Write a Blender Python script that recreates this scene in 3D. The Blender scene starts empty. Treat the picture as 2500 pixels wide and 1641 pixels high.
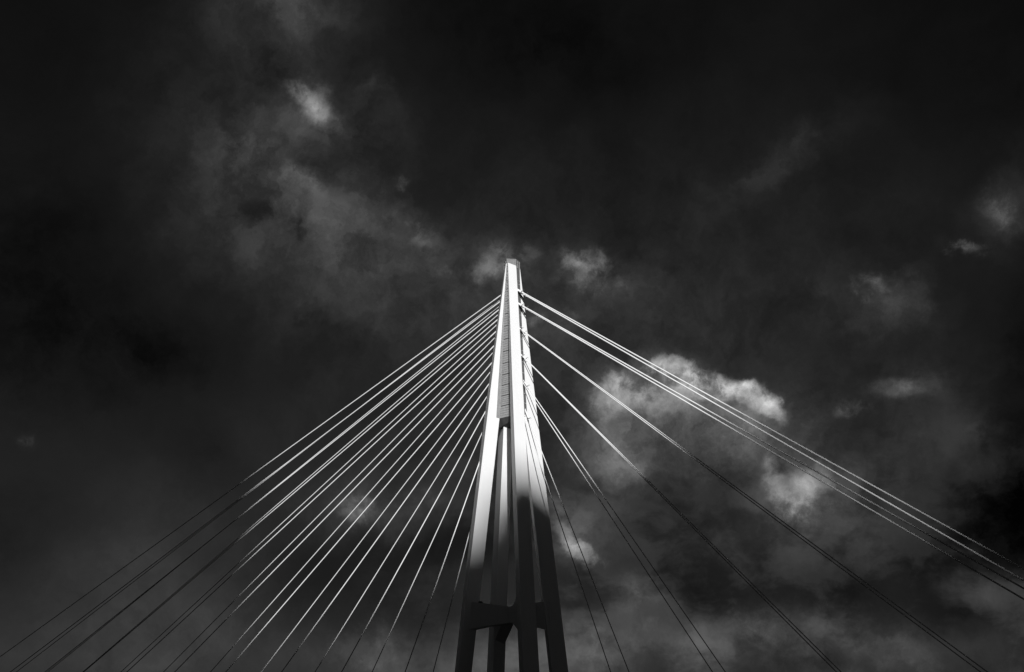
import bpy, bmesh, math, random
from mathutils import Vector, Matrix, noise
random.seed(7)
scene = bpy.context.scene
COL = scene.collection

# ------------------------------------------------------------------ camera
cam_data = bpy.data.cameras.new('camera')
cam_data.sensor_width = 36.0
cam_data.lens = 2805.6 / 2500.0 * 36.0
cam_data.clip_start = 0.5
cam_data.clip_end = 30000.0
cam = bpy.data.objects.new('camera', cam_data)
COL.objects.link(cam)
cam_r = Vector((-0.70233987, -0.71169692, 0.01435997))
cam_u = Vector((-0.21012669, 0.22655373, 0.95106266))
cam_f = Vector((0.68012167, -0.66495181, 0.30866423))
m = Matrix((cam_r, cam_u, -cam_f)).transposed().to_4x4()
m.translation = Vector((-181.9595, 178.4245, 2.0))
cam.matrix_world = m
scene.camera = cam

# ------------------------------------------------------------------ exposure
scene.view_settings.view_transform = 'Standard'
scene.view_settings.look = 'None'
scene.view_settings.exposure = 0.0
scene.view_settings.gamma = 1.0

# ------------------------------------------------------------------ sun
SUN_AZ, SUN_EL = math.radians(142.0), math.radians(11.0)      # azimuth from +X, counter-clockwise
TO_SUN = Vector((math.cos(SUN_AZ) * math.cos(SUN_EL), math.sin(SUN_AZ) * math.cos(SUN_EL), math.sin(SUN_EL)))
sl = bpy.data.lights.new('sun', 'SUN')
sl.energy = 4.7
sl.angle = math.radians(0.55)
sl.color = (1.0, 1.0, 1.0)
sun = bpy.data.objects.new('sun', sl)
COL.objects.link(sun)
sun.rotation_euler = TO_SUN.to_track_quat('Z', 'Y').to_euler()
sun.location = TO_SUN * 500

SKY_GAIN = 0.0026
# cloud masses of the sky: direction, long axis, angular half-sizes, brightness
HAZE = [
 (0.6285, -0.7137, 0.3093, -0.7488, -0.6627, -0.0076, 0.5602, 0.2838, 15),
 (0.8888, -0.3237, 0.3246, -0.387, -0.9094, 0.1527, 0.1929, 0.2135, -8),
 (0.8662, -0.4187, 0.2728, -0.4177, -0.9063, -0.0648, 0.1995, 0.0784, -9),
 (0.3564, -0.9211, 0.1564, -0.9281, -0.3683, -0.054, 0.0778, 0.1014, -30),
 (0.3267, -0.9046, 0.2738, -0.9237, -0.367, -0.1103, 0.102, 0.1564, -10),
 (0.287, -0.8446, 0.452, -0.8961, -0.4035, -0.1851, 0.2013, 0.1846, -4),
 (0.9298, -0.3524, 0.1057, -0.3599, -0.9309, 0.0619, 0.101, 0.101, -6),
 (0.5943, -0.6064, 0.5283, -0.7155, -0.6986, 0.0028, 0.2362, 0.1199, -7),
 (0.8546, -0.4802, 0.1976, -0.423, -0.8645, -0.2714, 0.072, 0.036, -6),
 (0.7539, -0.6432, 0.1339, -0.6563, -0.7464, 0.11, 0.1397, 0.0441, -10),
 (0.5857, -0.8042, 0.1012, -0.7853, -0.5939, -0.1748, 0.1191, 0.0686, -6),
 (0.4274, -0.8957, 0.1227, -0.9006, -0.4337, -0.0289, 0.09, 0.045, -8),
 (0.4073, -0.9102, 0.0755, -0.905, -0.4134, -0.1008, 0.0746, 0.0305, -10),
 (0.661, -0.7426, 0.108, -0.7475, -0.6643, 0.0073, 0.0804, 0.0439, -8),
 (0.7548, -0.6038, 0.2563, -0.6348, -0.5742, 0.517, 0.0968, 0.0447, -6),
 (0.4859, -0.8679, 0.1037, -0.8717, -0.4898, -0.015, 0.0422, 0.0352, -10),
 (0.7186, -0.4324, 0.5447, -0.5768, -0.8081, 0.1196, 0.0919, 0.0707, 30),
 (0.7619, -0.4446, 0.471, -0.5535, -0.8246, 0.1168, 0.1508, 0.1293, 9),
 (0.7783, -0.4688, 0.4177, -0.3306, -0.8715, -0.3621, 0.1525, 0.109, 15),
 (0.7597, -0.4996, 0.4162, -0.2349, -0.8077, -0.5408, 0.0403, 0.0132, 18),
 (0.7634, -0.5231, 0.3789, -0.4625, -0.8522, -0.2447, 0.1179, 0.07, 14),
 (0.7399, -0.5716, 0.3548, -0.5044, -0.8203, -0.2695, 0.1933, 0.0818, 10),
 (0.7362, -0.4899, 0.467, -0.4427, -0.8705, -0.2152, 0.0382, 0.0291, 18),
 (0.7133, -0.5864, 0.3838, -0.4289, -0.7984, -0.4227, 0.0558, 0.0372, 14),
 (0.7012, -0.5085, 0.4997, -0.4631, -0.8578, -0.2231, 0.0189, 0.0218, 16),
 (0.7806, -0.4428, 0.4411, -0.5394, -0.8338, 0.1175, 0.0468, 0.0288, 14),
 (0.4616, -0.7706, 0.4394, -0.8794, -0.3325, 0.3408, 0.0828, 0.0288, 13),
 (0.3263, -0.8628, 0.3861, -0.7495, -0.485, -0.4506, 0.0377, 0.0651, 20),
 (0.4259, -0.8442, 0.3256, -0.7854, -0.5236, -0.3303, 0.0641, 0.0321, 16),
 (0.5786, -0.7789, 0.242, -0.7819, -0.6142, -0.107, 0.1218, 0.0554, 30),
 (0.6284, -0.7407, 0.2375, -0.7615, -0.6482, -0.0069, 0.0446, 0.0483, 22),
 (0.6333, -0.7432, 0.2159, -0.7605, -0.6493, -0.0045, 0.0483, 0.0297, 16),
 (0.5367, -0.8124, 0.228, -0.7903, -0.5786, -0.2015, 0.0877, 0.0475, 14),
 (0.5633, -0.7838, 0.2612, -0.7337, -0.62, -0.2781, 0.1106, 0.0258, 16),
 (0.5074, -0.8454, 0.1667, -0.8226, -0.5329, -0.1985, 0.0826, 0.0503, 30),
 (0.4205, -0.884, 0.2043, -0.8963, -0.4397, -0.0578, 0.0912, 0.0491, 8),
 (0.6194, -0.7579, 0.205, -0.7733, -0.634, -0.0077, 0.0814, 0.0481, 12),
 (0.5496, -0.8102, 0.2035, -0.8243, -0.5656, -0.0255, 0.0876, 0.0438, 13),
 (0.7373, -0.4813, 0.4742, -0.5194, -0.8526, -0.0578, 0.0544, 0.0435, 14),
 (0.711, -0.5227, 0.4704, -0.4709, -0.8507, -0.2335, 0.0439, 0.0366, 8),
 (0.408, -0.8767, 0.255, -0.9111, -0.3731, 0.1748, 0.0703, 0.0316, 8),
 (0.3786, -0.8986, 0.2218, -0.8037, -0.438, -0.4027, 0.0415, 0.0519, 12),
 (0.8801, -0.4716, 0.0548, -0.4735, -0.8802, 0.0311, 0.2261, 0.1044, 10),
 (0.7821, -0.6036, 0.1548, -0.5673, -0.7925, -0.2239, 0.0845, 0.0404, 20),
 (0.783, -0.6208, 0.0387, -0.6218, -0.783, 0.0186, 0.0824, 0.0358, 20),
 (0.7217, -0.6912, 0.0368, -0.692, -0.7217, 0.0149, 0.072, 0.0288, 14),
 (0.6753, -0.7365, 0.0394, -0.7373, -0.6755, 0.0124, 0.126, 0.0396, 24),
 (0.5843, -0.8105, 0.0423, -0.8113, -0.5845, 0.0074, 0.0817, 0.0391, 14),
 (0.5455, -0.8357, 0.063, -0.8305, -0.529, 0.1743, 0.0673, 0.0319, 26),
 (0.462, -0.8853, 0.0528, -0.8808, -0.465, -0.0889, 0.1239, 0.0413, 16),
 (0.3855, -0.9185, 0.0882, -0.7709, -0.3731, -0.5163, 0.0674, 0.0573, 16),
 (0.6325, -0.7702, 0.0818, -0.7731, -0.6343, 0.0058, 0.0507, 0.029, 30),
 (0.6687, -0.7295, 0.1437, -0.593, -0.6399, -0.4888, 0.0553, 0.0626, 26),
 (0.6785, -0.6414, 0.3582, -0.6923, -0.7214, 0.0197, 0.0449, 0.0411, 16),
 (0.6194, -0.6984, 0.3586, -0.6916, -0.7016, -0.1717, 0.0634, 0.0373, 16),
 (0.8865, -0.4491, 0.1116, -0.4564, -0.8884, 0.0503, 0.1227, 0.1051, 6),
 (0.6541, -0.6919, 0.3058, -0.6802, -0.7148, -0.1625, 0.0449, 0.0224, 6),
 (0.4258, -0.8677, 0.2565, -0.8948, -0.3616, 0.2619, 0.0496, 0.0177, 16),
 (0.5995, -0.7791, 0.1831, -0.7913, -0.6114, -0.0107, 0.0919, 0.0441, -8),
 (0.8201, -0.4373, 0.3691, -0.5069, -0.8544, 0.114, 0.0937, 0.0577, 6),
 (0.9087, -0.4168, 0.0234, -0.4173, -0.9085, 0.0238, 0.1689, 0.0507, 5),
 (0.4723, -0.8789, 0.0662, -0.8807, -0.4737, -0.0054, 0.0555, 0.0208, 14),
]
PUFFS = [
 (0.736, -0.4758, 0.4816, -0.336, -0.8743, -0.3502, 0.0253, 0.0289, 26.6),
 (0.7357, -0.468, 0.4897, -0.2772, -0.8677, -0.4127, 0.018, 0.0101, 24.7),
 (0.7304, -0.4798, 0.486, -0.6721, -0.6312, 0.387, 0.0145, 0.0087, 13.3),
 (0.7333, -0.4858, 0.4757, -0.4405, -0.8724, -0.2119, 0.0145, 0.0123, 22.8),
 (0.717, -0.5512, 0.4268, -0.6304, -0.774, 0.0596, 0.0185, 0.0118, 28.5),
 (0.7054, -0.5587, 0.4361, -0.6405, -0.7661, 0.0545, 0.0126, 0.0111, 20.9),
 (0.7202, -0.5662, 0.4008, -0.5774, -0.8095, -0.1061, 0.023, 0.0126, 24.7),
 (0.7099, -0.5871, 0.389, -0.5195, -0.8094, -0.2737, 0.0201, 0.0126, 24.7),
 (0.6752, -0.6379, 0.3703, -0.726, -0.6635, 0.1809, 0.0299, 0.0209, 24.7),
 (0.6593, -0.6482, 0.381, -0.6486, -0.7466, -0.1478, 0.0261, 0.0105, 24.7),
 (0.6821, -0.6386, 0.3563, -0.6892, -0.7242, 0.0213, 0.0209, 0.0224, 20.9),
 (0.6177, -0.6938, 0.3704, -0.7192, -0.6888, -0.0907, 0.0298, 0.0127, 36.1),
 (0.6305, -0.6884, 0.3587, -0.6079, -0.7252, -0.3234, 0.0187, 0.0224, 19.0),
 (0.6175, -0.7018, 0.355, -0.6944, -0.6985, -0.173, 0.041, 0.0224, 13.3),
 (0.6092, -0.7092, 0.3549, -0.7548, -0.6558, -0.0148, 0.0335, 0.0224, 15.2),
 (0.6639, -0.6739, 0.3242, -0.7144, -0.6997, 0.0085, 0.012, 0.0112, 38.0),
 (0.6447, -0.6917, 0.3254, -0.6115, -0.7221, -0.3234, 0.0224, 0.012, 26.6),
 (0.7074, -0.607, 0.3621, -0.4939, -0.791, -0.361, 0.0149, 0.0075, 22.8),
 (0.5826, -0.7631, 0.2798, -0.6776, -0.6461, -0.3512, 0.0297, 0.0163, 47.0),
 (0.5872, -0.7647, 0.2656, -0.7893, -0.6137, -0.0219, 0.0445, 0.023, 32.3),
 (0.6177, -0.7402, 0.2655, -0.7697, -0.4999, 0.3971, 0.0313, 0.0216, 41.8),
 (0.6333, -0.7298, 0.2574, -0.6495, -0.6821, -0.3359, 0.0171, 0.0231, 40.3),
 (0.5565, -0.7861, 0.2688, -0.6105, -0.6064, -0.5095, 0.031, 0.0162, 48.7),
 (0.549, -0.7948, 0.2589, -0.7077, -0.6067, -0.3619, 0.0184, 0.0132, 28.5),
 (0.5285, -0.8103, 0.2533, -0.6805, -0.5827, -0.4443, 0.0227, 0.0139, 67.2),
 (0.542, -0.7988, 0.2611, -0.7781, -0.5944, -0.2033, 0.022, 0.0088, 40.3),
 (0.5186, -0.8191, 0.245, -0.6428, -0.5625, -0.5199, 0.0219, 0.0087, 42.0),
 (0.5738, -0.7791, 0.2526, -0.801, -0.5981, -0.0251, 0.0554, 0.0207, 13.3),
 (0.6063, -0.755, 0.2498, -0.7773, -0.629, -0.0145, 0.0334, 0.0223, 22.8),
 (0.591, -0.7549, 0.2843, -0.8048, -0.5755, 0.1451, 0.0126, 0.0082, 38.0),
 (0.5749, -0.7671, 0.2845, -0.7493, -0.6333, -0.1935, 0.0111, 0.0074, 41.8),
 (0.5629, -0.7782, 0.2784, -0.6912, -0.6279, -0.3577, 0.0111, 0.0074, 38.0),
 (0.5522, -0.7868, 0.2758, -0.6567, -0.6143, -0.4374, 0.0111, 0.0074, 38.6),
 (0.5443, -0.7951, 0.2676, -0.5101, -0.5669, -0.6468, 0.011, 0.0073, 34.2),
 (0.6212, -0.7342, 0.2742, -0.7521, -0.4601, 0.4718, 0.0112, 0.0082, 32.3),
 (0.6097, -0.7425, 0.2776, -0.7879, -0.5293, 0.3148, 0.0112, 0.0074, 32.3),
 (0.5333, -0.8042, 0.2624, -0.7831, -0.5867, -0.2062, 0.0095, 0.0051, 32.3),
 (0.52, -0.8156, 0.254, -0.5294, -0.541, -0.6535, 0.0095, 0.0058, 28.5),
 (0.5153, -0.8391, 0.174, -0.8492, -0.5273, -0.0278, 0.0231, 0.0231, 55.4),
 (0.4968, -0.8473, 0.1881, -0.8238, -0.5285, -0.205, 0.0251, 0.0151, 39.9),
 (0.5311, -0.8261, 0.1887, -0.838, -0.545, -0.0274, 0.0116, 0.0218, 38.0),
 (0.5253, -0.8255, 0.2062, -0.8396, -0.5423, -0.0321, 0.0218, 0.0109, 15.2),
 (0.5157, -0.8427, 0.1547, -0.8508, -0.5249, -0.0234, 0.0251, 0.0179, 24.7),
 (0.6622, -0.7387, 0.1259, -0.59, -0.6175, -0.5202, 0.0242, 0.0103, 55.4),
 (0.6715, -0.7282, 0.1372, -0.4884, -0.5742, -0.6571, 0.0221, 0.011, 38.0),
 (0.6776, -0.7174, 0.1616, -0.6986, -0.6966, -0.1631, 0.017, 0.0244, 20.9),
 (0.3645, -0.8573, 0.3635, -0.7488, -0.5019, -0.4329, 0.0174, 0.0084, 34.2),
 (0.355, -0.8645, 0.3559, -0.8395, -0.4623, -0.2856, 0.0208, 0.0104, 22.8),
 (0.3212, -0.8637, 0.3885, -0.9023, -0.4036, -0.1512, 0.0273, 0.0308, 19.0),
 (0.4352, -0.8347, 0.3375, -0.8681, -0.4884, -0.0885, 0.02, 0.0157, 38.0),
 (0.4122, -0.8534, 0.319, -0.8296, -0.4964, -0.2558, 0.0319, 0.0177, 15.2),
 (0.4632, -0.8524, 0.2425, -0.8861, -0.4497, 0.112, 0.0229, 0.0107, 32.3),
 (0.4297, -0.8649, 0.2593, -0.8845, -0.4609, -0.0717, 0.0284, 0.0092, 24.7),
 (0.4674, -0.8139, 0.3451, -0.8503, -0.5207, -0.0765, 0.0159, 0.0174, 17.1),
 (0.79, -0.5917, 0.1608, -0.6038, -0.7964, 0.0358, 0.0206, 0.0184, 41.8),
 (0.7544, -0.6347, 0.1676, -0.6471, -0.762, 0.0271, 0.0406, 0.0148, 15.2),
 (0.9144, -0.3528, 0.1983, -0.3769, -0.921, 0.0991, 0.0131, 0.011, 24.7),
 (0.7874, -0.6151, 0.0403, -0.6161, -0.7874, 0.0191, 0.0287, 0.0165, 22.8),
 (0.3138, -0.8712, 0.3775, -0.9072, -0.3924, -0.1516, 0.0272, 0.0238, 19.0),
 (0.4213, -0.786, 0.4525, -0.9068, -0.3724, 0.1974, 0.0355, 0.0142, 7.6),
 (0.6329, -0.7705, 0.0765, -0.7537, -0.6357, -0.1669, 0.0289, 0.0217, 13.3),
 (0.5543, -0.83, 0.0613, -0.7926, -0.504, 0.3433, 0.0248, 0.0142, 13.3),
 (0.6237, -0.6756, 0.3932, -0.6753, -0.719, -0.1643, 0.0335, 0.0149, 6.6),
 (0.6018, -0.6874, 0.4065, -0.7878, -0.4273, 0.4437, 0.0223, 0.0126, 7.6),
]
GAPS = [
 (0.7848, -0.4797, 0.3924, -0.5216, -0.8532, 0.0004, 0.0335, 0.0131, -12.2),
 (0.7736, -0.4992, 0.3904, -0.5143, -0.8545, -0.0734, 0.0073, 0.0161, -8.6),
 (0.7954, -0.6003, 0.0834, -0.5801, -0.7939, -0.1822, 0.1085, 0.0434, -12.2),
 (0.5292, -0.8471, 0.0488, -0.8367, -0.5306, -0.1359, 0.0527, 0.0183, -17.3),
 (0.7426, -0.4425, 0.5028, -0.4088, -0.8941, -0.183, 0.02, 0.0179, -7.2),
 (0.7099, -0.5098, 0.486, -0.616, -0.7839, 0.0776, 0.0175, 0.0204, -6.5),
 (0.7515, -0.646, 0.134, -0.6585, -0.7469, 0.0923, 0.1213, 0.0294, -7.2),
 (0.5512, -0.8287, 0.0975, -0.8323, -0.5543, -0.0057, 0.0859, 0.0394, -3.6),
 (0.41, -0.9088, 0.0772, -0.8959, -0.4171, -0.153, 0.0509, 0.0183, -10.1),
 (0.4308, -0.8945, 0.1194, -0.8992, -0.4367, -0.0273, 0.0554, 0.0208, -6.5),
]

# ------------------------------------------------------------------ sky (black and white, red-filter rendering)
world = bpy.data.worlds.new('World')
scene.world = world
world.use_nodes = True
nt = world.node_tree
N, LK = nt.nodes, nt.links
N.clear()
def node(t, **kw):
    n = N.new(t)
    for k, v in kw.items():
        setattr(n, k, v)
    return n
def math_n(op, a=None, b=None, c=None, clamp=False):
    n = node('ShaderNodeMath', operation=op, use_clamp=clamp)
    for i, v in enumerate((a, b, c)):
        if v is None:
            continue
        if isinstance(v, (int, float)):
            n.inputs[i].default_value = v
        else:
            LK.new(v, n.inputs[i])
    return n.outputs[0]
out = node('ShaderNodeOutputWorld')
bg = node('ShaderNodeBackground')
LK.new(bg.outputs[0], out.inputs[0])
sky = node('ShaderNodeTexSky', sky_type='NISHITA')
sky.sun_disc = False
sky.sun_elevation = SUN_EL
sky.sun_rotation = math.radians(90.0) - SUN_AZ
sky.air_density = 1.0
sky.dust_density = 0.6
sky.ozone_density = 1.0
rgb = node('ShaderNodeSeparateColor')
LK.new(sky.outputs[0], rgb.inputs[0])
red = rgb.outputs[0]                                   # a red filter darkens the blue sky
tc = node('ShaderNodeTexCoord')
DIR = tc.outputs['Generated']
def noise_n(vec, scale, detail, rough, dist=0.0, col=False):
    n = node('ShaderNodeTexNoise')
    n.inputs['Scale'].default_value = scale
    n.inputs['Detail'].default_value = detail
    n.inputs['Roughness'].default_value = rough
    n.inputs['Distortion'].default_value = dist
    LK.new(vec, n.inputs['Vector'])
    return n.outputs['Color' if col else 'Fac']
def vmath(op, a, b):
    n = node('ShaderNodeVectorMath', operation=op)
    for i, v in enumerate((a, b)):
        if isinstance(v, (tuple, list)):
            n.inputs[i].default_value = v
        elif isinstance(v, (int, float)):
            n.inputs['Scale'].default_value = v
        else:
            LK.new(v, n.inputs[i])
    return n.outputs[0]
def warp(vec, scale, detail, rough, amt):
    c = noise_n(vec, scale, detail, rough, col=True)
    return vmath('ADD', vec, vmath('SCALE', vmath('SUBTRACT', c, (0.5, 0.5, 0.5)), amt))
soft_dir = warp(DIR, 9.0, 9.0, 0.68, 0.10)
puff_dir = warp(DIR, 26.0, 6.0, 0.60, 0.032)
def blobs(table, vec, sharp):
    acc = None
    for dx, dy, dz, ax, ay, az, rx, ry, amp in table:
        z = Vector((dx, dy, dz)); x = Vector((ax, ay, az)); x = (x - z * x.dot(z)).normalized(); y = z.cross(x)
        mp = node('ShaderNodeMapping', vector_type='TEXTURE')
        mp.inputs['Location'].default_value = z
        mp.inputs['Rotation'].default_value = Matrix((x, y, z)).transposed().to_euler()
        mp.inputs['Scale'].default_value = (rx * 1.25, ry * 1.25, 1.0)
        LK.new(vec, mp.inputs['Vector'])
        g = node('ShaderNodeTexGradient', gradient_type='QUADRATIC_SPHERE' if not sharp else 'SPHERICAL')
        LK.new(mp.outputs[0], g.inputs[0])
        f = g.outputs['Fac']
        if sharp:                                      # steeper flank, flatter crown
            f = node('ShaderNodeMapRange', interpolation_type='SMOOTHSTEP').outputs[0]
            mr = f.node
            mr.inputs['From Min'].default_value = 0.0
            mr.inputs['From Max'].default_value = 0.75
            LK.new(g.outputs['Fac'], mr.inputs['Value'])
            amp = amp * 0.82
        else:
            amp = amp * 1.45
        acc = math_n('MULTIPLY_ADD', f, amp / 255.0, acc if acc is not None else 0.0)
    return acc
soft = blobs(HAZE, soft_dir, False)
puff = blobs(PUFFS, puff_dir, True)
gaps = blobs(GAPS, warp(DIR, 20.0, 6.0, 0.62, 0.045), True)
n_soft = noise_n(soft_dir, 22.0, 9.0, 0.62)
n_puff = noise_n(puff_dir, 34.0, 7.0, 0.56, 0.1)
n_fine = noise_n(puff_dir, 110.0, 6.0, 0.62)
def remap(v, a, b, c, d):
    mr = node('ShaderNodeMapRange')
    for k, x in (('From Min', a), ('From Max', b), ('To Min', c), ('To Max', d)):
        mr.inputs[k].default_value = x
    LK.new(v, mr.inputs['Value'])
    return mr.outputs[0]
soft = math_n('MULTIPLY', soft, remap(n_soft, 0.35, 0.65, 0.5, 1.35))
# ragged cumulus edges: the noise bites into the flanks, the crowns stay full
n_edge = noise_n(warp(DIR, 45.0, 4.0, 0.6, 0.014), 34.0, 12.0, 0.66)
ratio = math_n('MULTIPLY', puff, 6.5, clamp=True)
cut = math_n('ADD', ratio, math_n('MULTIPLY', math_n('SUBTRACT', n_edge, 0.5), 5.0))
mk = node('ShaderNodeMapRange', interpolation_type='SMOOTHSTEP')
for k, x in (('From Min', 0.15), ('From Max', 1.35), ('To Min', 0.12), ('To Max', 1.20)):
    mk.inputs[k].default_value = x
LK.new(cut, mk.inputs['Value'])
puff = math_n('MULTIPLY', puff, mk.outputs[0])
puff = math_n('MULTIPLY', puff, remap(n_fine, 0.3, 0.7, 0.74, 1.26))
base = math_n('MINIMUM', math_n('POWER', math_n('MULTIPLY', red, SKY_GAIN), 1.0 / 2.2), 0.19)
elev = node('ShaderNodeSeparateXYZ'); LK.new(DIR, elev.inputs[0])
wisp = math_n('MULTIPLY', math_n('SUBTRACT', noise_n(soft_dir, 5.0, 7.0, 0.6), 0.5), 0.07)
# broken cloud deck low in the western half: dark bodies with paler gaps
west = vmath('DOT_PRODUCT', DIR, (-0.702, -0.712, 0.014))
west = west.node.outputs['Value']
zone = math_n('MULTIPLY', remap(elev.outputs[2], 0.30, 0.12, 0.0, 1.0), remap(west, -0.16, 0.02, 0.0, 1.0))
n_deck = noise_n(vmath('MULTIPLY', warp(DIR, 22.0, 4.0, 0.55, 0.03), (1.0, 1.0, 1.7)), 11.0, 10.0, 0.60)
dk = node('ShaderNodeMapRange', interpolation_type='SMOOTHSTEP')
for k, x in (('From Min', 0.43), ('From Max', 0.59), ('To Min', -0.018), ('To Max', 0.055)):
    dk.inputs[k].default_value = x
LK.new(n_deck, dk.inputs['Value'])
deck_t = math_n('MULTIPLY', dk.outputs[0], zone)
tone = math_n('ADD', math_n('ADD', math_n('ADD', math_n('ADD', base, math_n('ADD', soft, gaps)), puff), wisp), deck_t)
tone = math_n('MAXIMUM', math_n('ADD', tone, 0.028), 0.035)
lin = math_n('MULTIPLY', math_n('POWER', tone, 2.2), 10.0)
# below the horizon the world is plain dark
comb = node('ShaderNodeCombineColor')
for i in range(3):
    LK.new(lin, comb.inputs[i])
LK.new(comb.outputs[0], bg.inputs['Color'])
bg.inputs['Strength'].default_value = 0.1

world.cycles.sampling_method = 'MANUAL'
world.cycles.sample_map_resolution = 256
scene.cycles.max_bounces = 5
scene.cycles.diffuse_bounces = 3

# pylon and cable dimensions in metres (height, then plan points)
LEGS = {
 'A': [
  (0.0, [9.62, 6.93], [9.62, 2.94], [13.31, 4.54]),
  (12.0, [8.6, 6.47], [8.6, 2.46], [12.57, 3.89]),
  (22.0, [7.73, 6.08], [7.73, 2.07], [11.85, 3.41]),
  (32.0, [6.83, 5.7], [6.83, 1.7], [10.97, 3.01]),
  (42.0, [5.9, 5.31], [5.9, 1.34], [9.95, 2.68]),
  (52.0, [4.95, 4.92], [4.95, 1.0], [8.78, 2.44]),
  (62.0, [3.98, 4.54], [3.98, 0.68], [7.46, 2.28]),
  (65.4, [3.64, 4.4], [3.64, 0.57], [6.98, 2.24]),
  (72.0, [2.98, 4.15], [2.98, 0.36], [6.0, 2.19]),
  (82.0, [1.96, 3.76], [1.96, 0.06], [4.41, 2.17]),
  (92.0, [0.92, 3.37], [0.92, -0.22], [2.67, 2.24]),
  (102.0, [-0.15, 2.99], [-0.15, -0.49], [0.79, 2.38]),
 ],
 'B': [
  (0.0, [7.58, -2.29], [7.58, -5.94], [14.16, -6.56]),
  (12.0, [6.87, -2.03], [6.87, -5.56], [13.16, -6.12]),
  (22.0, [6.27, -1.82], [6.27, -5.24], [12.32, -5.75]),
  (32.0, [5.67, -1.61], [5.67, -4.92], [11.47, -5.37]),
  (42.0, [5.08, -1.39], [5.08, -4.61], [10.6, -4.98]),
  (52.0, [4.48, -1.18], [4.48, -4.29], [9.71, -4.57]),
  (62.0, [3.88, -0.96], [3.88, -3.97], [8.8, -4.16]),
  (65.4, [3.68, -0.89], [3.68, -3.86], [8.49, -4.02]),
  (72.0, [3.29, -0.75], [3.29, -3.65], [7.88, -3.73]),
  (82.0, [2.69, -0.53], [2.69, -3.33], [6.95, -3.3]),
  (92.0, [2.09, -0.32], [2.09, -3.02], [6.0, -2.86]),
  (102.0, [1.49, -0.11], [1.49, -2.7], [5.03, -2.4]),
 ],
 'C': [
  (0.0, [-12.0, 6.93], [-12.0, 2.04], [-8.73, 4.81]),
  (12.0, [-10.66, 6.47], [-10.66, 1.84], [-7.16, 4.19]),
  (22.0, [-9.55, 6.08], [-9.55, 1.68], [-5.94, 3.74]),
  (32.0, [-8.44, 5.7], [-8.44, 1.51], [-4.85, 3.36]),
  (42.0, [-7.34, 5.31], [-7.34, 1.34], [-3.87, 3.06]),
  (52.0, [-6.24, 4.92], [-6.24, 1.17], [-3.01, 2.83]),
  (62.0, [-5.14, 4.54], [-5.14, 0.99], [-2.26, 2.66]),
  (65.4, [-4.77, 4.4], [-4.77, 0.93], [-2.03, 2.62]),
  (72.0, [-4.05, 4.15], [-4.05, 0.81], [-1.61, 2.56]),
  (82.0, [-2.97, 3.76], [-2.97, 0.63], [-1.07, 2.53]),
  (92.0, [-1.89, 3.37], [-1.89, 0.44], [-0.63, 2.56]),
  (102.0, [-0.81, 2.99], [-0.81, 0.25], [-0.28, 2.65]),
 ],
 'D': [
  (0.0, [-12.11, -2.29], [-12.11, -7.4], [-10.57, -3.29]),
  (12.0, [-10.34, -2.03], [-10.34, -7.08], [-8.81, -3.02]),
  (22.0, [-8.86, -1.82], [-8.86, -6.81], [-7.35, -2.8]),
  (32.0, [-7.38, -1.61], [-7.38, -6.56], [-5.88, -2.58]),
  (42.0, [-5.9, -1.39], [-5.9, -6.32], [-4.42, -2.35]),
  (52.0, [-4.42, -1.18], [-4.42, -6.09], [-2.95, -2.13]),
  (62.0, [-3.57, -0.5], [-3.57, -5.18], [-2.1, -1.45]),
  (65.4, [-3.28, -0.5], [-3.28, -4.87], [-1.81, -1.45]),
  (72.0, [-2.72, -0.5], [-2.72, -4.28], [-1.25, -1.45]),
  (82.0, [-1.87, -0.5], [-1.87, -3.39], [-0.4, -1.45]),
  (92.0, [-1.02, -0.5], [-1.02, -2.51], [0.45, -1.45]),
  (102.0, [-0.17, -0.5], [-0.17, -1.64], [1.3, -1.45]),
 ],
}
WALL = [
  [65.4, 3.64, 0.51, 1.63, -2.03, -3.4, -1.33],
  [72.0, 2.98, 0.93, 1.91, -1.61, -2.84, -1.22],
  [77.0, 2.47, 1.25, 2.09, -1.34, -2.41, -1.17],
  [82.0, 1.96, 1.56, 2.26, -1.07, -1.99, -1.16],
  [87.0, 1.44, 1.87, 2.41, -0.85, -1.56, -1.17],
  [92.0, 0.92, 2.18, 2.54, -0.63, -1.14, -1.21],
  [97.0, 0.39, 2.49, 2.66, -0.45, -0.71, -1.28],
  [101.6, -0.1, 2.78, 2.75, -0.29, -0.32, -1.37],
]
TIERS = [97.67, 95.74, 92.81, 89.81, 86.91, 83.79, 80.92, 78.15, 75.46, 73.01, 70.57, 68.22]
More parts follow.
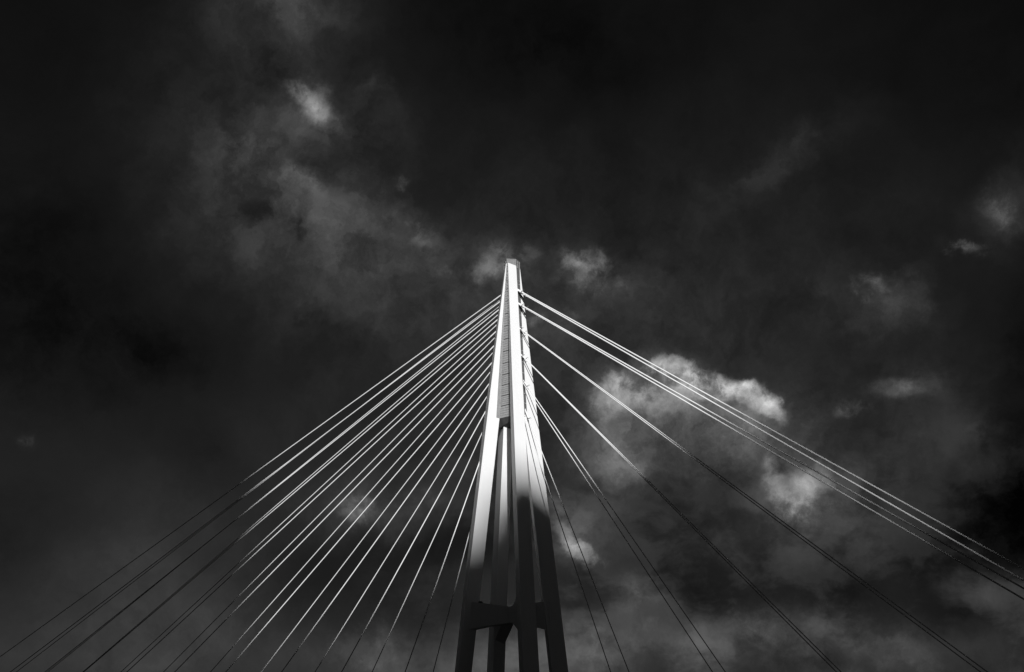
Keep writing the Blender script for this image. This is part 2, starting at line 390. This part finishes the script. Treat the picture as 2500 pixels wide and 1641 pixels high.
CABLES = [
  ('L', 0, 1, [1.38, 1.2, 95.86], [230.4, 34.64, 2.0], 0.00),
  ('L', 0, -1, [1.38, 0.0, 96.03], [229.49, 22.44, 2.0], 0.00),
  ('L', 1, 1, [1.63, 1.2, 94.38], [209.46, 32.07, 2.0], 0.00),
  ('L', 1, -1, [1.63, 0.0, 94.56], [208.98, 19.92, 2.0], 0.00),
  ('L', 2, 1, [1.88, 1.2, 92.51], [187.92, 29.42, 2.0], 0.00),
  ('L', 2, -1, [1.88, 0.0, 92.66], [187.4, 17.27, 2.0], 0.00),
  ('L', 3, 1, [2.12, 1.2, 90.25], [165.5, 26.67, 2.0], 0.00),
  ('L', 3, -1, [2.12, 0.0, 90.42], [165.59, 14.59, 2.0], 0.00),
  ('L', 4, 1, [2.37, 1.2, 87.64], [142.31, 23.82, 2.0], 0.00),
  ('L', 4, -1, [2.37, 0.0, 87.76], [142.83, 11.79, 2.0], 0.00),
  ('L', 5, 1, [2.62, 1.2, 84.6], [118.64, 20.91, 2.0], 0.00),
  ('L', 5, -1, [2.62, 0.0, 84.77], [119.64, 8.95, 2.0], 0.00),
  ('L', 6, 1, [2.87, 1.2, 81.1], [95.41, 18.06, 2.0], 0.00),
  ('L', 6, -1, [2.87, 0.0, 81.15], [96.5, 6.11, 2.0], 0.00),
  ('L', 7, 1, [3.12, 1.2, 77.16], [72.05, 15.19, 2.0], 0.00),
  ('L', 7, -1, [3.12, 0.0, 77.18], [73.91, 3.33, 2.0], 0.00),
  ('L', 8, 1, [3.37, 1.2, 72.75], [49.01, 12.37, 2.0], 0.00),
  ('L', 8, -1, [3.37, 0.0, 72.74], [51.7, 0.61, 2.0], 0.00),
  ('L', 9, 1, [3.62, 1.2, 67.19], [26.67, 9.62, 2.0], 0.00),
  ('L', 9, -1, [3.62, 0.0, 67.54], [29.79, -2.09, 2.0], 0.00),
  ('R', 0, 1, [-0.08, 0.25, 96.62], [-139.71, -14.33, 2.0], 3.05),
  ('R', 0, -1, [-0.08, -0.65, 96.29], [-134.93, -18.78, 2.0], 3.44),
  ('R', 1, 1, [-0.5, 0.25, 93.05], [-134.89, -13.74, 2.0], 2.81),
  ('R', 1, -1, [-0.5, -0.65, 92.81], [-130.35, -18.22, 2.0], 3.18),
  ('R', 2, 1, [-0.93, 0.25, 87.02], [-107.72, -10.41, 2.0], 2.19),
  ('R', 2, -1, [-0.93, -0.65, 86.59], [-104.67, -15.07, 2.0], 2.43),
  ('R', 3, 1, [-1.35, 0.25, 80.85], [-81.14, -7.14, 2.0], 2.51),
  ('R', 3, -1, [-1.35, -0.65, 80.47], [-79.49, -11.98, 2.0], 2.66),
  ('R', 4, 1, [-1.78, 0.25, 74.93], [-55.43, -3.98, 2.0], 2.69),
  ('R', 4, -1, [-1.78, -0.65, 74.72], [-55.13, -8.99, 2.0], 3.36),
  ('R', 5, 1, [-2.2, 0.25, 68.83], [-30.91, -0.97, 2.0], 4.54),
  ('R', 5, -1, [-2.2, -0.65, 68.9], [-31.84, -6.13, 2.0], 4.96),
]
BRACKET = [[65.4, 0.17], [72.0, 0.05], [77.0, -0.04], [82.0, -0.12], [87.0, -0.2], [92.0, -0.28], [97.0, -0.36], [101.6, -0.42]]
CAP = ((2.68, 0.83), (0.60, 2.02), (-0.76, 0.37), (-0.15, -1.46))

# ------------------------------------------------------------------ materials
def mat(name, base, rough=0.55, spec=0.3, var=0.0, scale=1.0, metal=0.0, bump=0.0, streak=False):
    mt = bpy.data.materials.new(name)
    mt.use_nodes = True
    t = mt.node_tree
    b = t.nodes['Principled BSDF']
    b.inputs['Roughness'].default_value = rough
    b.inputs['Specular IOR Level'].default_value = spec
    b.inputs['Metallic'].default_value = metal
    b.inputs['Base Color'].default_value = (base, base, base, 1)
    tcn = t.nodes.new('ShaderNodeTexCoord')
    ns = t.nodes.new('ShaderNodeTexNoise')
    ns.inputs['Scale'].default_value = scale
    ns.inputs['Detail'].default_value = 6
    if streak:
        mp = t.nodes.new('ShaderNodeMapping')
        mp.inputs['Scale'].default_value = (1, 1, 0.06)
        t.links.new(tcn.outputs['Object'], mp.inputs['Vector'])
        t.links.new(mp.outputs[0], ns.inputs['Vector'])
    else:
        t.links.new(tcn.outputs['Object'], ns.inputs['Vector'])
    if var:
        r = t.nodes.new('ShaderNodeValToRGB')
        r.color_ramp.elements[0].position = 0.3
        r.color_ramp.elements[1].position = 0.7
        lo, hi = base * (1 - var), min(0.95, base * (1 + var * 0.5))
        r.color_ramp.elements[0].color = (lo, lo, lo, 1)
        r.color_ramp.elements[1].color = (hi, hi, hi, 1)
        t.links.new(ns.outputs['Fac'], r.inputs['Fac'])
        t.links.new(r.outputs[0], b.inputs['Base Color'])
    if bump:
        bn = t.nodes.new('ShaderNodeBump')
        bn.inputs['Strength'].default_value = bump
        bn.inputs['Distance'].default_value = 0.02
        t.links.new(ns.outputs['Fac'], bn.inputs['Height'])
        t.links.new(bn.outputs[0], b.inputs['Normal'])
    return mt
M_WHITE = mat('white_paint', 0.83, 0.5, 0.25, 0.02, 0.8, streak=True)
M_CABLE = mat('white_sheath', 0.82, 0.45, 0.3, 0.04, 2.0)
M_SCREEN = mat('grey_perforated_metal', 0.29, 0.6, 0.3, 0.16, 1.8)
M_SCREEN2 = mat('dark_grey_screen', 0.11, 0.6, 0.3, 0.15, 1.5)
M_CORE = mat('dark_steel', 0.05, 0.7, 0.2, 0.2, 1.0)
M_TOP = mat('top_screen', 0.17, 0.6, 0.2, 0.12, 2.5)
M_RAIL = mat('galvanised_rail', 0.24, 0.5, 0.4, 0.1, 4.0)
M_COLLAR = mat('collar_rubber', 0.14, 0.7, 0.2, 0.1, 4.0)
M_BLACK = mat('black_housing', 0.02, 0.6, 0.3)
M_CONC = mat('concrete', 0.30, 0.85, 0.2, 0.25, 0.5, bump=0.3)
M_ASPH = mat('asphalt', 0.05, 0.9, 0.2, 0.25, 3.0)
M_GRND = mat('river_bank', 0.022, 0.95, 0.1, 0.45, 0.03, bump=0.2)
M_BLOCKER = mat('blocker_vapour', 0.85, 1.0, 0.0, 0.05, 0.01)

# ------------------------------------------------------------------ helpers
def make(name, verts, faces, material, parent=None, smooth=False):
    me = bpy.data.meshes.new(name)
    me.from_pydata([tuple(v) for v in verts], [], faces)
    me.update()
    bm = bmesh.new(); bm.from_mesh(me)
    bmesh.ops.recalc_face_normals(bm, faces=bm.faces)
    if smooth:
        for f in bm.faces:
            f.smooth = True
    bm.to_mesh(me); bm.free()
    me.materials.append(material)
    o = bpy.data.objects.new(name, me)
    COL.objects.link(o)
    if parent:
        o.parent = parent
        o.matrix_parent_inverse = Matrix.Translation(-parent.location)
    return o
class MB:
    def __init__(self): self.v = []; self.f = []
    def add(self, v, f):
        k = len(self.v); self.v += [Vector(p) for p in v]; self.f += [tuple(i + k for i in q) for q in f]
    def loft(self, rings, caps=True):
        n = len(rings[0]); v = [p for r in rings for p in r]; f = []
        for a in range(len(rings) - 1):
            for i in range(n):
                j = (i + 1) % n
                f.append((a * n + i, a * n + j, (a + 1) * n + j, (a + 1) * n + i))
        if caps:
            f.append(tuple(range(n))); f.append(tuple(range((len(rings) - 1) * n, len(rings) * n)))
        self.add(v, f)
    def hexa(self, lo, hi): self.loft([lo, hi])           # two quads, joined
    def box(self, c, x, y, z):                            # half-axis vectors
        c, x, y, z = map(Vector, (c, x, y, z))
        self.loft([[c - x - y - z, c + x - y - z, c + x + y - z, c - x + y - z], [c - x - y + z, c + x - y + z, c + x + y + z, c - x + y + z]])
    def tube(self, a, b, ra, rb=None, n=12, steps=1, caps=True):
        a, b = Vector(a), Vector(b); rb = ra if rb is None else rb
        z = (b - a).normalized(); x = z.orthogonal().normalized(); y = z.cross(x)
        self.loft([[a.lerp(b, s / steps) + (x * math.cos(t) + y * math.sin(t)) * (ra + (rb - ra) * s / steps)
                    for t in (2 * math.pi * i / n for i in range(n))] for s in range(steps + 1)], caps)
    def ring(self, a, b, ri, ro, n=14):                   # hollow sleeve
        a, b = Vector(a), Vector(b); z = (b - a).normalized(); x = z.orthogonal().normalized(); y = z.cross(x)
        def c(p, r): return [p + (x * math.cos(t) + y * math.sin(t)) * r for t in (2 * math.pi * i / n for i in range(n))]
        R = [c(a, ri), c(a, ro), c(b, ro), c(b, ri), c(a, ri)]
        self.loft(R, caps=False)
    def build(self, name, material, parent=None, smooth=False): return make(name, self.v, self.f, material, parent, smooth)
def thing(name, label, cat, loc, group=None):
    o = bpy.data.objects.new(name, None); o.location = loc; COL.objects.link(o)
    o['label'] = label; o['category'] = cat
    if group: o['group'] = group
    return o
def smooth_sides(o, ang=40):
    me = o.data
    for p in me.polygons: p.use_smooth = True
    bm = bmesh.new(); bm.from_mesh(me)
    for e in bm.edges:
        if len(e.link_faces) == 2 and e.calc_face_angle(0) > math.radians(ang): e.smooth = False
    bm.to_mesh(me); bm.free()
def lerp_row(table, z, k):
    for a, b in zip(table, table[1:]):
        if a[0] <= z <= b[0]:
            t = (z - a[0]) / (b[0] - a[0])
            va, vb = a[k], b[k]
            if isinstance(va, (list, tuple)): return [va[i] + (vb[i] - va[i]) * t for i in range(len(va))]
            return va + (vb - va) * t
    return table[0][k] if z < table[0][0] else table[-1][k]

# ------------------------------------------------------------------ ground
g = 9000
make('ground', [(-g, -g, 0), (g, -g, 0), (g, g, 0), (-g, g, 0)], [(0, 1, 2, 3)], M_GRND)['kind'] = 'structure'

# ------------------------------------------------------------------ pylon
pylon = thing('bridge_pylon', 'tall white four-legged cable-stay pylon tapering to a grey screened top', 'bridge pylon', (0, 0, 0))
def leg_ring(k, z):
    T = LEGS[k]
    m, r, l = (Vector((*lerp_row(T, z, i), z)) for i in (1, 2, 3))
    if k == 'D':
        V = Vector((2.1, -2.0, 0)); return [m, r, r + V, l + V, l]
    return [m, r, r + (l - m), l]
for k in 'ABCD':
    mb = MB()
    zs = [0.0] + [row[0] for row in LEGS[k][1:]]
    mb.loft([leg_ring(k, z) for z in zs])
    o = mb.build('leg', M_WHITE, pylon)
    bv = o.modifiers.new('bevel', 'BEVEL'); bv.width = 0.04; bv.segments = 2; bv.limit_method = 'ANGLE'; bv.angle_limit = math.radians(30)

# central shaft between the legs
def W(z, k): return lerp_row(WALL, z, k)
mb = MB(); rings = []
for z in [65.4, 72, 77, 82, 87, 92, 97, 101.4]:
    xA, yw, ys, lx, xe, ye = (W(z, k) for k in range(1, 7))
    s = 1.0 - (z - 65.4) / 36.0 * 0.55
    low = (z == 65.4)
    P = [(xA + 0.5, yw - 0.12), (lx - 0.4, yw - 0.12), (xe + 0.2, min(0.45, yw - 0.12)), (xe + 0.12, ye), (xe + 0.7, -2.6 * s), (xA + 1.0, -3.2 * s), (xA + 1.6 * s, yw - 1.2)]
    drop = [0, 0, 0, 0, -0.4, -1.9, -1.9]
    rings.append([Vector((x, y, z + (d if low else 0))) for (x, y), d in zip(P, drop)])
mb.loft(rings)
bm_faces = mb
shaft = mb.build('shaft', M_CORE, pylon)

def BRX(z): return lerp_row(BRACKET, z, 1)
# grey screen of stacked panels between the two left-hand legs
def tiers():
    z = [65.4] + sorted(TIERS) + [98.6, 101.95]
    return list(zip(z, z[1:]))
def panel_stack(front, subs, gap, sub_gap):
    """front(z) -> two plan points and the inward offset; one closed slab per sub-panel"""
    mb = MB()
    for z0, z1 in tiers():
        h = (z1 - z0 - gap) / subs
        for i in range(subs):
            a = z0 + gap / 2 + h * i + sub_gap / 2; b = a + h - sub_gap
            R = []
            for z in (a, b):
                p, q, off = front(z)
                R.append([Vector((*p, z)), Vector((*q, z)), Vector((q[0] + off[0], q[1] + off[1], z)), Vector((p[0] + off[0], p[1] + off[1], z))])
            mb.loft(R)
    return mb
pm = panel_stack(lambda z: ((W(z, 1) + 0.05, W(z, 2)), (W(z, 4) - 0.4, W(z, 2)), (0, -0.09)), 5, 0.14, 0.06)
# row of small fixing brackets along the near edge of the screen
for z0, z1 in tiers():
    for i in range(3):
        z = z0 + (z1 - z0) * (i + 0.5) / 3
        pm.box((BRX(z), W(z, 2) + 0.02, z), (0.09, 0, 0), (0, 0.12, 0), (0, 0, 0.13))
screen = pm.build('screen_wall', M_SCREEN, pylon)
pq = panel_stack(lambda z: ((W(z, 1) - 0.10, W(z, 2) + 0.0), (W(z, 1) - 0.10, max(W(z, 3), W(z, 2) + 0.05)), (0.12, 0)), 5, 0.14, 0.06)
rings = []
for z in (65.5, 75, 85, 95, 101.9):
    x0, y0, y1 = W(z, 1), W(z, 2), max(W(z, 3), W(z, 2) + 0.05)
    rings.append([Vector((x0 - 0.07, y0, z)), Vector((x0 - 0.07, y1, z)), Vector((x0 + 0.1, y1, z)), Vector((x0 + 0.1, y0, z))])
pq.loft(rings)
pq.build('screen_return', M_SCREEN, pylon)
pe = panel_stack(lambda z: ((W(z, 5), W(z, 6)), (W(z, 5), 0.6), (0.11, 0)), 1, 0.12, 0.0)
pe.build('screen_wall', M_SCREEN2, pylon)

# screened platform at the very top
L_, F1, F2, R_ = CAP
zt, zb = 103.6, 101.6
back = [(R_[0] + 1.7, R_[1] - 0.7), (F1[0] + 2.6, F1[1] - 2.7)]
cap_plan = [L_, F1, F2, R_] + back
mb = MB()
ctr = Vector((sum(p[0] for p in cap_plan) / 6, sum(p[1] for p in cap_plan) / 6, 0))
def ring_at(z, s): return [Vector((ctr.x + (p[0] - ctr.x) * s, ctr.y + (p[1] - ctr.y) * s, z)) for p in cap_plan]
mb.loft([ring_at(zb, 1.0), ring_at(zt, 1.0), ring_at(zt, 0.94), ring_at(zb + 0.3, 0.94), ring_at(zb + 0.3, 0.05), ring_at(zb, 0.05)], caps=False)
mb.loft([ring_at(zb, 0.9), ring_at(zb + 0.1, 0.9)])
mb.build('top_screen', M_TOP, pylon)
mb = MB()
for s, z in ((1.02, zt), (1.02, zt - 0.75)):
    rr = ring_at(z, s)
    for a, b in zip(rr, rr[1:] + rr[:1]): mb.tube(a, b, 0.05, n=6)
rr0, rr1 = ring_at(zb, 1.02), ring_at(zt, 1.02)
for i in range(6):
    mb.tube(rr0[i], rr1[i], 0.05, n=6)
    j = (i + 1) % 6
    mb.tube(rr0[i].lerp(rr0[j], 0.75 if i == 1 else 0.5), rr1[i].lerp(rr1[j], 0.75 if i == 1 else 0.5), 0.06, n=6)
mb.build('top_rail', M_RAIL, pylon)

# crossed braces tying the four legs near the foot
CEN = Vector((-1.0, -0.3, 0))
for k, pt in (('A', (9.0, 3.4)), ('B', (7.6, -4.0)), ('C', (-8.2, 3.0)), ('D', (-8.8, -4.0))):
    a = Vector((*pt, 0)); d = (CEN - a).normalized(); s = Vector((-d.y, d.x, 0)) * 1.35
    z0, z1 = {'A': (18.2, 24.3), 'B': (15.2, 24.0), 'C': (17.0, 26.4), 'D': (17.8, 24.1)}[k]
    mb = MB(); rings = []
    L = (CEN - a).length
    for t, (lo, hi) in ((0, (z0, z1)), (0.45 if k in 'AD' else 0.62, {'A': (19.0, 23.7), 'B': (19.6, 22.9), 'C': (19.4, 23.0), 'D': (18.7, 23.6)}[k]), (1.0, (19.7, 22.8))):
        p = a + d * (L * t + (1.0 if t == 1.0 else 0))
        lo += {'A': 0, 'B': .004, 'C': .008, 'D': .012}[k]; hi -= {'A': 0, 'B': .004, 'C': .008, 'D': .012}[k]
        rings.append([p + s + Vector((0, 0, lo)), p - s + Vector((0, 0, lo)), p - s + Vector((0, 0, hi)), p + s + Vector((0, 0, hi))])
    mb.loft(rings)
    mb.build('brace', M_WHITE, pylon)
for c in ((6.6, 2.5, 24.0), (-7.4, -2.9, 24.0)):
    mb = MB(); mb.tube((c[0], c[1], 23.2), (c[0], c[1], 24.05), 0.06, n=8); mb.tube((c[0], c[1], 24.0), (c[0], c[1], 24.35), 0.5, 0.42, n=14)
    mb.build('floodlight', M_BLACK, pylon)
# concrete footings
for k in 'ABCD':
    R0 = leg_ring(k, 2.0); c = sum(R0, Vector()) / len(R0)
    mb = MB(); mb.box((c.x, c.y, 0.6), (3.6, 0, 0), (0, 3.4, 0), (0, 0, 0.65)); mb.build('footing', M_CONC, pylon)

# ------------------------------------------------------------------ stay cables
ORD = ['first', 'second', 'third', 'fourth', 'fifth', 'sixth', 'seventh', 'eighth', 'ninth', 'tenth']
HAIR = {1: 'front', -1: 'rear'}
for side, i, s, a, b, tl in CABLES:
    a, b = Vector(a), Vector(b); d = (b - a).normalized()
    if side == 'L':
        lab = 'thin white stay cable, %s of the %s pair down the left fan' % ('upper' if s > 0 else 'lower', ORD[i])
        t = thing('stay_cable', lab, 'stay cable', b, 'thin stay cables fanning down to the left of the pylon')
        mb = MB(); mb.tube(a, b, 0.12 if s > 0 else 0.108, n=10, steps=30)
        smooth_sides(mb.build('sheath', M_CABLE, t))
        mb = MB(); mb.tube(a, a + d * 4.2, 0.15, n=12); smooth_sides(mb.build('anchor_tube', M_CABLE, t))
    else:
        thick = i < 2
        rc, rt = (0.15, 0.25) if thick else (0.098, 0.16)
        where = {0: ('upper', 'lower'), 1: ('upper', 'lower'), 2: ('upper', 'lower'), 3: ('lower', 'upper'), 4: ('left', 'right'), 5: ('left', 'right')}[i][0 if s > 0 else 1]
        lab = '%s white stay cable, %s of the %s pair down the right side' % ('thick' if thick else 'slim', where, ORD[i])
        t = thing('stay_cable', lab, 'stay cable', b, 'stay cables in pairs running down to the right of the pylon')
        mb = MB(); mb.tube(a, b, rc, n=12, steps=30); smooth_sides(mb.build('sheath', M_CABLE, t))
        mb = MB(); mb.tube(a, a + d * tl, rt, n=16); mb.tube(a + d * tl, a + d * (tl + 0.5), rt, rc * 1.05, n=16)
        smooth_sides(mb.build('anchor_tube', M_CABLE, t))
        mb = MB(); mb.ring(a + d * (tl - 0.1), a + d * (tl + 0.12), rt * 0.98, rt * 1.28)
        # hook-shaped lifting lug on the collar
        up = Vector((0, 0, 1)) - d * d.z; up.normalize()
        p0 = a + d * tl + up * rt * 1.2
        pts = [p0, p0 + up * 0.3, p0 + up * 0.42 + d * 0.14, p0 + up * 0.36 + d * 0.3]
        for q, r in zip(pts, pts[1:]): mb.tube(q, r, 0.045, n=6)
        smooth_sides(mb.build('collar', M_COLLAR, t))

# ------------------------------------------------------------------ low deck under the cables (just below the frame)
PSI = math.radians(7.0)
dx, dy = Vector((math.cos(PSI), math.sin(PSI), 0)), Vector((-math.sin(PSI), math.cos(PSI), 0))
deck = thing('bridge_deck', 'low flat bridge deck carrying the road beneath the stay cables', 'bridge deck', (0, 0, 0))
o0 = dy * 0.3
for x0, x1 in ((-150, -14.5), (13.0, 330)):
    mb = MB(); mb.box(o0 + dx * (x0 + x1) / 2 + Vector((0, 0, 1.3)), dx * (x1 - x0) / 2, dy * 9, (0, 0, 0.35)); mb.build('deck_slab', M_CONC, deck)
    mb = MB(); mb.box(o0 + dx * (x0 + x1) / 2 + Vector((0, 0, 1.70)), dx * (x1 - x0) / 2, dy * 5.4, (0, 0, 0.045)); mb.build('road_surface', M_ASPH, deck)
    for sg in (1, -1):
        mb = MB(); mb.box(o0 + dx * (x0 + x1) / 2 + dy * sg * 8.85 + Vector((0, 0, 1.8)), dx * (x1 - x0) / 2, dy * 0.12, (0, 0, 0.15)); mb.build('kerb', M_CONC, deck)

# ------------------------------------------------------------------ unseen blocker added behind the camera, edge shaped to shade lower pylon and cables
U_ = Vector((-math.sin(SUN_AZ), math.cos(SUN_AZ), 0))
W_ = TO_SUN.cross(U_); W_ = -W_ if W_.z < 0 else W_
EDGE = [(-61.0, 25.5), (-57, 26), (-52, 27.5), (-44.5, 28.3), (-39.6, 27.4), (-30, 27.7), (-25, 28.3), (-19, 31.5), (-15, 35), (-11, 36.2), (-8, 38.2), (-5, 44), (-2.5, 49), (0, 49.6),
        (3.5, 49.4), (8, 48.3), (11, 46.4), (14.2, 46.8), (17.2, 45.2), (23.3, 46.8), (29, 49.5), (33, 48), (38, 49.6), (44.8, 46), (52, 38.8), (60, 27.6), (65, 24), (76, 16), (95, 0), (140, -30), (260, -60), (520, -95)]
def edge_w(u):
    if u <= -61.1: return 240.0 + 12 * math.sin(u * 0.05)
    for a, b in zip(EDGE, EDGE[1:]):
        if a[0] <= u <= b[0]: return a[1] + (b[1] - a[1]) * (u - a[0]) / (b[0] - a[0])
    return EDGE[0][1] if u < EDGE[0][0] else EDGE[-1][1]
DIST = 1350.0
us = [-620 + 26 * i for i in range(20)] + [-112, -100, -90, -82, -76, -71, -68, -65, -63, -61.3, -61.0] + [-60.5 + 1.6 * i for i in range(100)] + [100, 108, 118, 130, 145, 165, 190, 220, 260, 310, 370, 440, 520]
WB = -195.0
rows = 40
V, F = [], []
for su in (1, -1):
    for u in us:
        wt = edge_w(u)
        for k in range(rows + 1):
            f = 1 - (1 - k / rows) ** 1.7
            w = WB + (wt - WB) * f
            dist = min(wt - w, w - WB, u - us[0], us[-1] - u)
            if u < -61: dist = min(dist, max(0.0, -61.0 - u) if w > 25 else 1e9)
            th = 75 * (1 - math.exp(-max(dist, 0) / 60.0)) * (0.75 + 0.7 * noise.noise(Vector((u * 0.018, w * 0.018, su * 3.0))) + 0.25 * noise.noise(Vector((u * 0.06, w * 0.06, su * 3.0))))
            V.append(U_ * u + W_ * w + TO_SUN * (DIST + su * max(th, 0.0)))
nU = len(us); off = nU * (rows + 1)
for h in (0, 1):
    for i in range(nU - 1):
        for k in range(rows):
            a = h * off + i * (rows + 1) + k
            F.append((a, a + 1, a + rows + 2, a + rows + 1))
cl = make('cloud_blocker', V, F, M_BLOCKER, smooth=True)
cl['label'] = 'unseen blocker added between the sun and pylon to shade its lower legs and cables'
cl['category'] = 'cloud_blocker'
